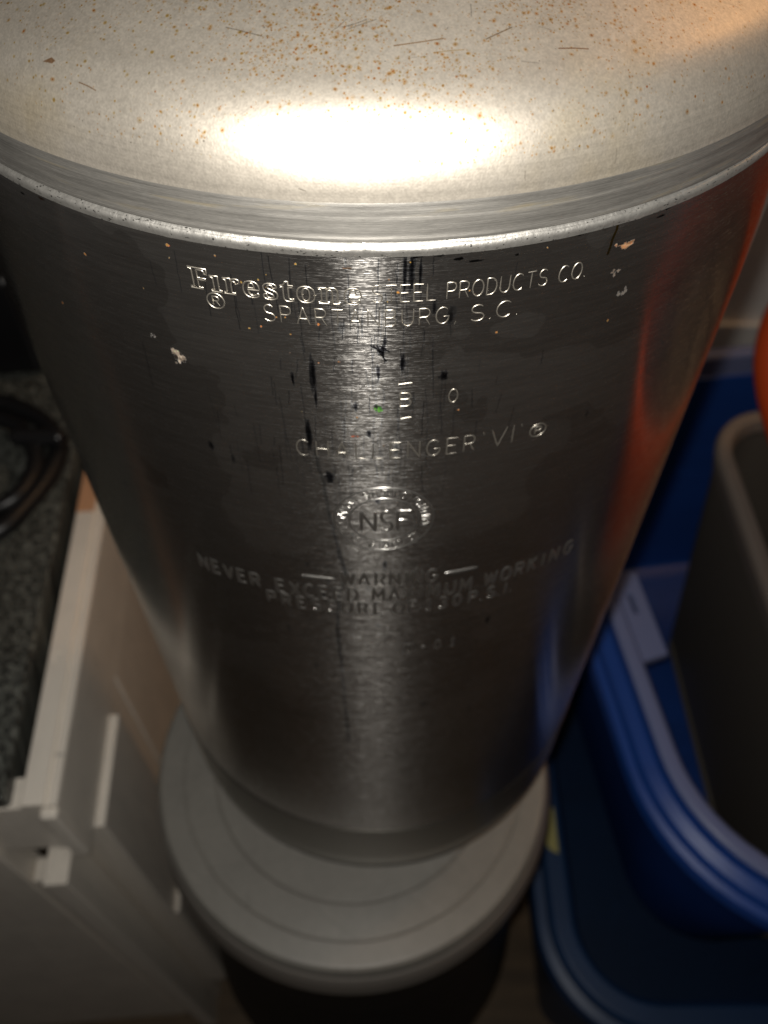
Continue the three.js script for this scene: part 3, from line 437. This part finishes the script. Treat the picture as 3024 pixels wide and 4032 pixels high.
// upper tote, turned a little; corner centre and radius of its rim measured from the photograph
const TA = -0.148, hxA = 0.21, hzA = 0.27, rA = 0.12, yA = EYE - 0.6;
{
  const [cx, , cz] = rel(0.3316, 0.2675, 0), u = new THREE.Vector3(hxA - rA, 0, -(hzA - rA)).applyAxisAngle(new THREE.Vector3(0, 1, 0), Math.asin(0.148));
  const yFloor = EYE - 0.935;
  const tote = thing('blue_tote', 'bright blue plastic storage tote with stepped rim, stacked inside a darker blue tote', 'tote', [cx + u.x, yFloor, cz + u.z], Math.asin(0.148), 'blue plastic totes');
  const h = yA - yFloor;
  part('wall', sweepRect(hxA, hzA, rA, smoothProfile([[-0.06, 0.0], [-0.042, 0.004, 0.01], [0.004, h - 0.05], [0.006, h - 0.034, 0.003], [0.0, h - 0.031, 0.003], [-0.01, h - 0.028, 0.003], [-0.052, 0.008, 0.01], [-0.07, 0.006]], 0.004)), bluePlastic, tote);
  part('floor_panel', rectSheet(hxA - 0.055, hzA - 0.055, 0.06, 0.006, 0.005), bluePlastic, tote);
  part('rim', sweepRect(hxA, hzA, rA, smoothProfile([[-0.008, h - 0.029], [-0.0075, h - 0.004, 0.002], [-0.004, h, 0.003], [0.005, h, 0.003], [0.0075, h - 0.004, 0.002]], 0.002)), rimPlastic, tote, 'pale blue rounded rim');
  part('rim_step', sweepRect(hxA, hzA, rA, smoothProfile([[0.0072, h - 0.002], [0.0085, h - 0.011, 0.003], [0.0185, h - 0.015, 0.003], [0.0202, h - 0.0215, 0.002], [0.0262, h - 0.0235, 0.002], [0.0278, h - 0.036, 0.002], [0.01, h - 0.034]], 0.002)), bluePlastic, tote);
  // latch tab with a slot on the inner side of the rim
  const s = new THREE.Shape(); const a = [[0, 0], [0.021, 0.004], [0.021, 0.082], [0, 0.09]]; a.forEach(([x, y], i) => (i ? s.lineTo(x, y) : s.moveTo(x, y)));
  const slot = new THREE.Path(); slot.absarc(0.0095, 0.062, 0.003, Math.PI, 0, true); slot.lineTo(0.0125, 0.045); slot.absarc(0.0095, 0.045, 0.003, 0, Math.PI, true); s.holes.push(slot);
  const tg = new THREE.ExtrudeGeometry(s, { depth: 0.006, bevelEnabled: true, bevelSize: 0.0012, bevelThickness: 0.0012, bevelSegments: 2 }); tg.rotateX(-Math.PI / 2);
  tote.updateMatrixWorld(true);
  const p = new THREE.Vector3(...rel(0.2095, 0.327, 0.607)).applyMatrix4(tote.matrixWorld.clone().invert()); tg.translate(-hxA + 0.0075, h - 0.011, p.z);
  part('latch_tab', tg, rimPlastic, tote, 'pale blue tab with a slot');
}
// lower tote
const hB = 0.8, hxB = 0.235, hzB = 0.33, rB = 0.075;
const lowX = SIDE + 0.158 + hxB, lowZ = BACK - (0.108 + hzB);
{
  const tote = thing('blue_tote', 'dark navy blue tote standing on the floor under the brighter blue tote', 'tote', [lowX, 0.0005, lowZ], 0.01, 'blue plastic totes'), h = EYE - hB;
  part('wall', sweepRect(hxB, hzB, rB, smoothProfile([[-0.06, 0.0], [-0.042, 0.004, 0.01], [0.002, h - 0.04], [0.004, h - 0.022, 0.003], [-0.004, h - 0.02, 0.003], [-0.05, 0.008, 0.01], [-0.07, 0.007]], 0.004)), navyPlastic, tote);
  part('floor_panel', rectSheet(hxB - 0.055, hzB - 0.055, 0.02, 0.007, 0.006), navyPlastic, tote);
  part('rim', sweepRect(hxB, hzB, rB, smoothProfile([[0.013, h - 0.022], [0.0125, h - 0.004, 0.002], [0.009, h - 0.0005, 0.003], [-0.006, h, 0.004], [-0.0105, h - 0.006, 0.003], [-0.0115, h - 0.022]], 0.003)), navyPlastic, tote);
  part('rim_lip', sweepRect(hxB, hzB, rB, smoothProfile([[0.0128, h - 0.013], [0.022, h - 0.015, 0.002], [0.024, h - 0.03, 0.002], [0.012, h - 0.031]], 0.002)), navyPlastic, tote);
  const st = thing('round_sticker', 'round yellow sticker on the inner edge of the dark blue tote', 'sticker', [SIDE + 0.158 + 0.004, EYE - hB + 0.0008, BACK - 0.255], 0);
  const half = new THREE.Shape(); half.absellipse(0, 0, 0.0135, 0.021, Math.PI / 2, 1.5 * Math.PI); const sg = new THREE.ExtrudeGeometry(half, { depth: 0.0006, bevelEnabled: false, curveSegments: 24 }); sg.rotateX(-Math.PI / 2);
  part('paper', sg, new THREE.MeshStandardMaterial({ color: lin(0.42, 0.38, 0.14), roughness: 0.6 }), st);
  const cb = thing('cardboard_box', 'brown cardboard box inside the dark blue tote holding up the upper tote', 'box', [lowX + 0.01, 0.0085, lowZ - 0.02]);
  part('carton', box(-0.06, 0.14, 0, EYE - 0.936 - 0.0085, -0.2, 0.08, 0.003), new THREE.MeshStandardMaterial({ color: lin(0.2, 0.12, 0.06), roughness: 0.8 }), cb);
}
// grey waste bin in the upper tote
const greyBin = new THREE.MeshStandardMaterial({ color: lin(0.14, 0.122, 0.1), roughness: 0.55 });
const hG = 0.58, binX = SIDE + 0.316 + 0.16, binZ = BACK - 0.59 + 0.22;
{
  const y0 = EYE - 0.9275, h = EYE - hG - y0, b = thing('waste_bin', 'dark grey rounded waste bin with a lighter rim standing in the blue tote', 'bin', [binX, y0, binZ], 0.02);
  part('wall', sweepRect(0.16, 0.22, 0.06, smoothProfile([[-0.06, 0.0], [-0.046, 0.002, 0.008], [-0.004, h - 0.024], [-0.008, h - 0.02], [-0.05, 0.006, 0.008], [-0.06, 0.005]], 0.004)), greyBin, b);
  part('floor_panel', rectSheet(0.118, 0.178, 0.03, 0.005, 0.004), greyBin, b);
  part('rim', sweepRect(0.16, 0.22, 0.06, smoothProfile([[-0.003, h - 0.03], [0.002, h - 0.008, 0.003], [0.0, h, 0.004], [-0.012, h - 0.001, 0.004], [-0.016, h - 0.014, 0.004], [-0.01, h - 0.024]], 0.003)), new THREE.MeshStandardMaterial({ color: lin(0.24, 0.205, 0.18), roughness: 0.5 }), b, 'lighter grey rim');
}
// orange tub standing in the bin
{
  const y0 = EYE - 0.9215, h = 0.54, o = thing('orange_tub', 'wide open bright orange plastic tub standing in the grey waste bin', 'tub', [SIDE + 0.469, y0, BACK - 0.345]);
  const orange = new THREE.MeshStandardMaterial({ color: lin(0.6, 0.07, 0.012), roughness: 0.4 });
  part('wall', lathe(smoothProfile([[0.0005, 0.0], [0.08, 0.0, 0.006], [0.112, h - 0.3, 0.1], [0.144, h - 0.18, 0.1], [0.2, h - 0.05, 0.05], [0.213, h, 0.003], [0.208, h, 0.002], [0.194, h - 0.05, 0.05], [0.139, h - 0.178, 0.1], [0.107, h - 0.298, 0.1], [0.076, 0.005, 0.006], [0.0005, 0.004]], 0.003), 96), orange, o);
  part('rim_ring', lathe(smoothProfile([[0.209, h - 0.012], [0.218, h - 0.012, 0.002], [0.22, h - 0.001, 0.003], [0.214, h + 0.001, 0.002], [0.209, h - 0.003]], 0.001), 96), orange, o);
  o.updateMatrixWorld(true); const inv = o.matrixWorld.clone().invert();
  const grip = [[0.345, 0.515, 0.395], [0.318, 0.532, 0.41], [0.307, 0.51, 0.44], [0.312, 0.455, 0.47], [0.325, 0.4, 0.475], [0.345, 0.36, 0.44]].map(([x, f, d]) => new THREE.Vector3(...rel(x, f, d)).applyMatrix4(inv));
  part('handle', new THREE.TubeGeometry(new THREE.CatmullRomCurve3(grip), 48, 0.016, 14), orange, o);
}
// dark liner bag bunched in the mouth of the tub
{
  const top = EYE - 0.9215 + 0.54, bag = thing('dark_bag', 'dark blue grey bag bunched in the mouth of the orange tub', 'bag', [SIDE + 0.469, top - 0.125, BACK - 0.345]);
  const g = lathe(smoothProfile([[0.0005, 0.0], [0.1, 0.0, 0.02], [0.172, 0.075, 0.02], [0.178, 0.085, 0.01], [0.12, 0.096, 0.05], [0.0005, 0.1]], 0.01), 96), p = g.attributes.position;
  for (let i = 0; i < p.count; i++) { const x = p.getX(i), z = p.getZ(i), q = Math.hypot(x, z); if (p.getY(i) > 0.08 && q > 0.002 && q < 0.17) p.setY(i, p.getY(i) + 0.006 * Math.sin(Math.atan2(z, x) * 9 + q * 60) * (q / 0.17)); }
  g.computeVertexNormals(); part('film', g, new THREE.MeshStandardMaterial({ color: lin(0.016, 0.018, 0.026), roughness: 0.4 }), bag);
}
// warm globe lamp on the wall, beyond the right of the picture
{
  const at = [0.95, 2.0, -0.45], lamp = thing('wall_lamp', 'warm glowing glass globe lamp on a brass arm', 'lamp', [at[0], at[1], zWall]);
  const brass = new THREE.MeshStandardMaterial({ color: lin(0.5, 0.36, 0.16), metalness: 1, roughness: 0.35 }), dz = at[2] - zWall;
  part('wall_plate', new THREE.CylinderGeometry(0.06, 0.065, 0.016, 32).rotateX(Math.PI / 2).translate(0, 0, 0.009), brass, lamp);
  part('arm', new THREE.CylinderGeometry(0.009, 0.009, dz - 0.08, 16).rotateX(Math.PI / 2).translate(0, 0, (dz - 0.08) / 2 + 0.01), brass, lamp);
  part('globe', new THREE.SphereGeometry(0.09, 32, 20).translate(0, 0, dz), new THREE.MeshStandardMaterial({ color: lin(0.8, 0.7, 0.55), emissive: lin(1, 0.52, 0.2), emissiveIntensity: 6, roughness: 0.4 }), lamp);
  const bulb = new THREE.PointLight(lin(1, 0.62, 0.33), 0.33, 0, 2); bulb.position.set(...at); bulb.castShadow = true; bulb.shadow.radius = 4; scene.add(bulb);
}

renderer.render(scene, camera);
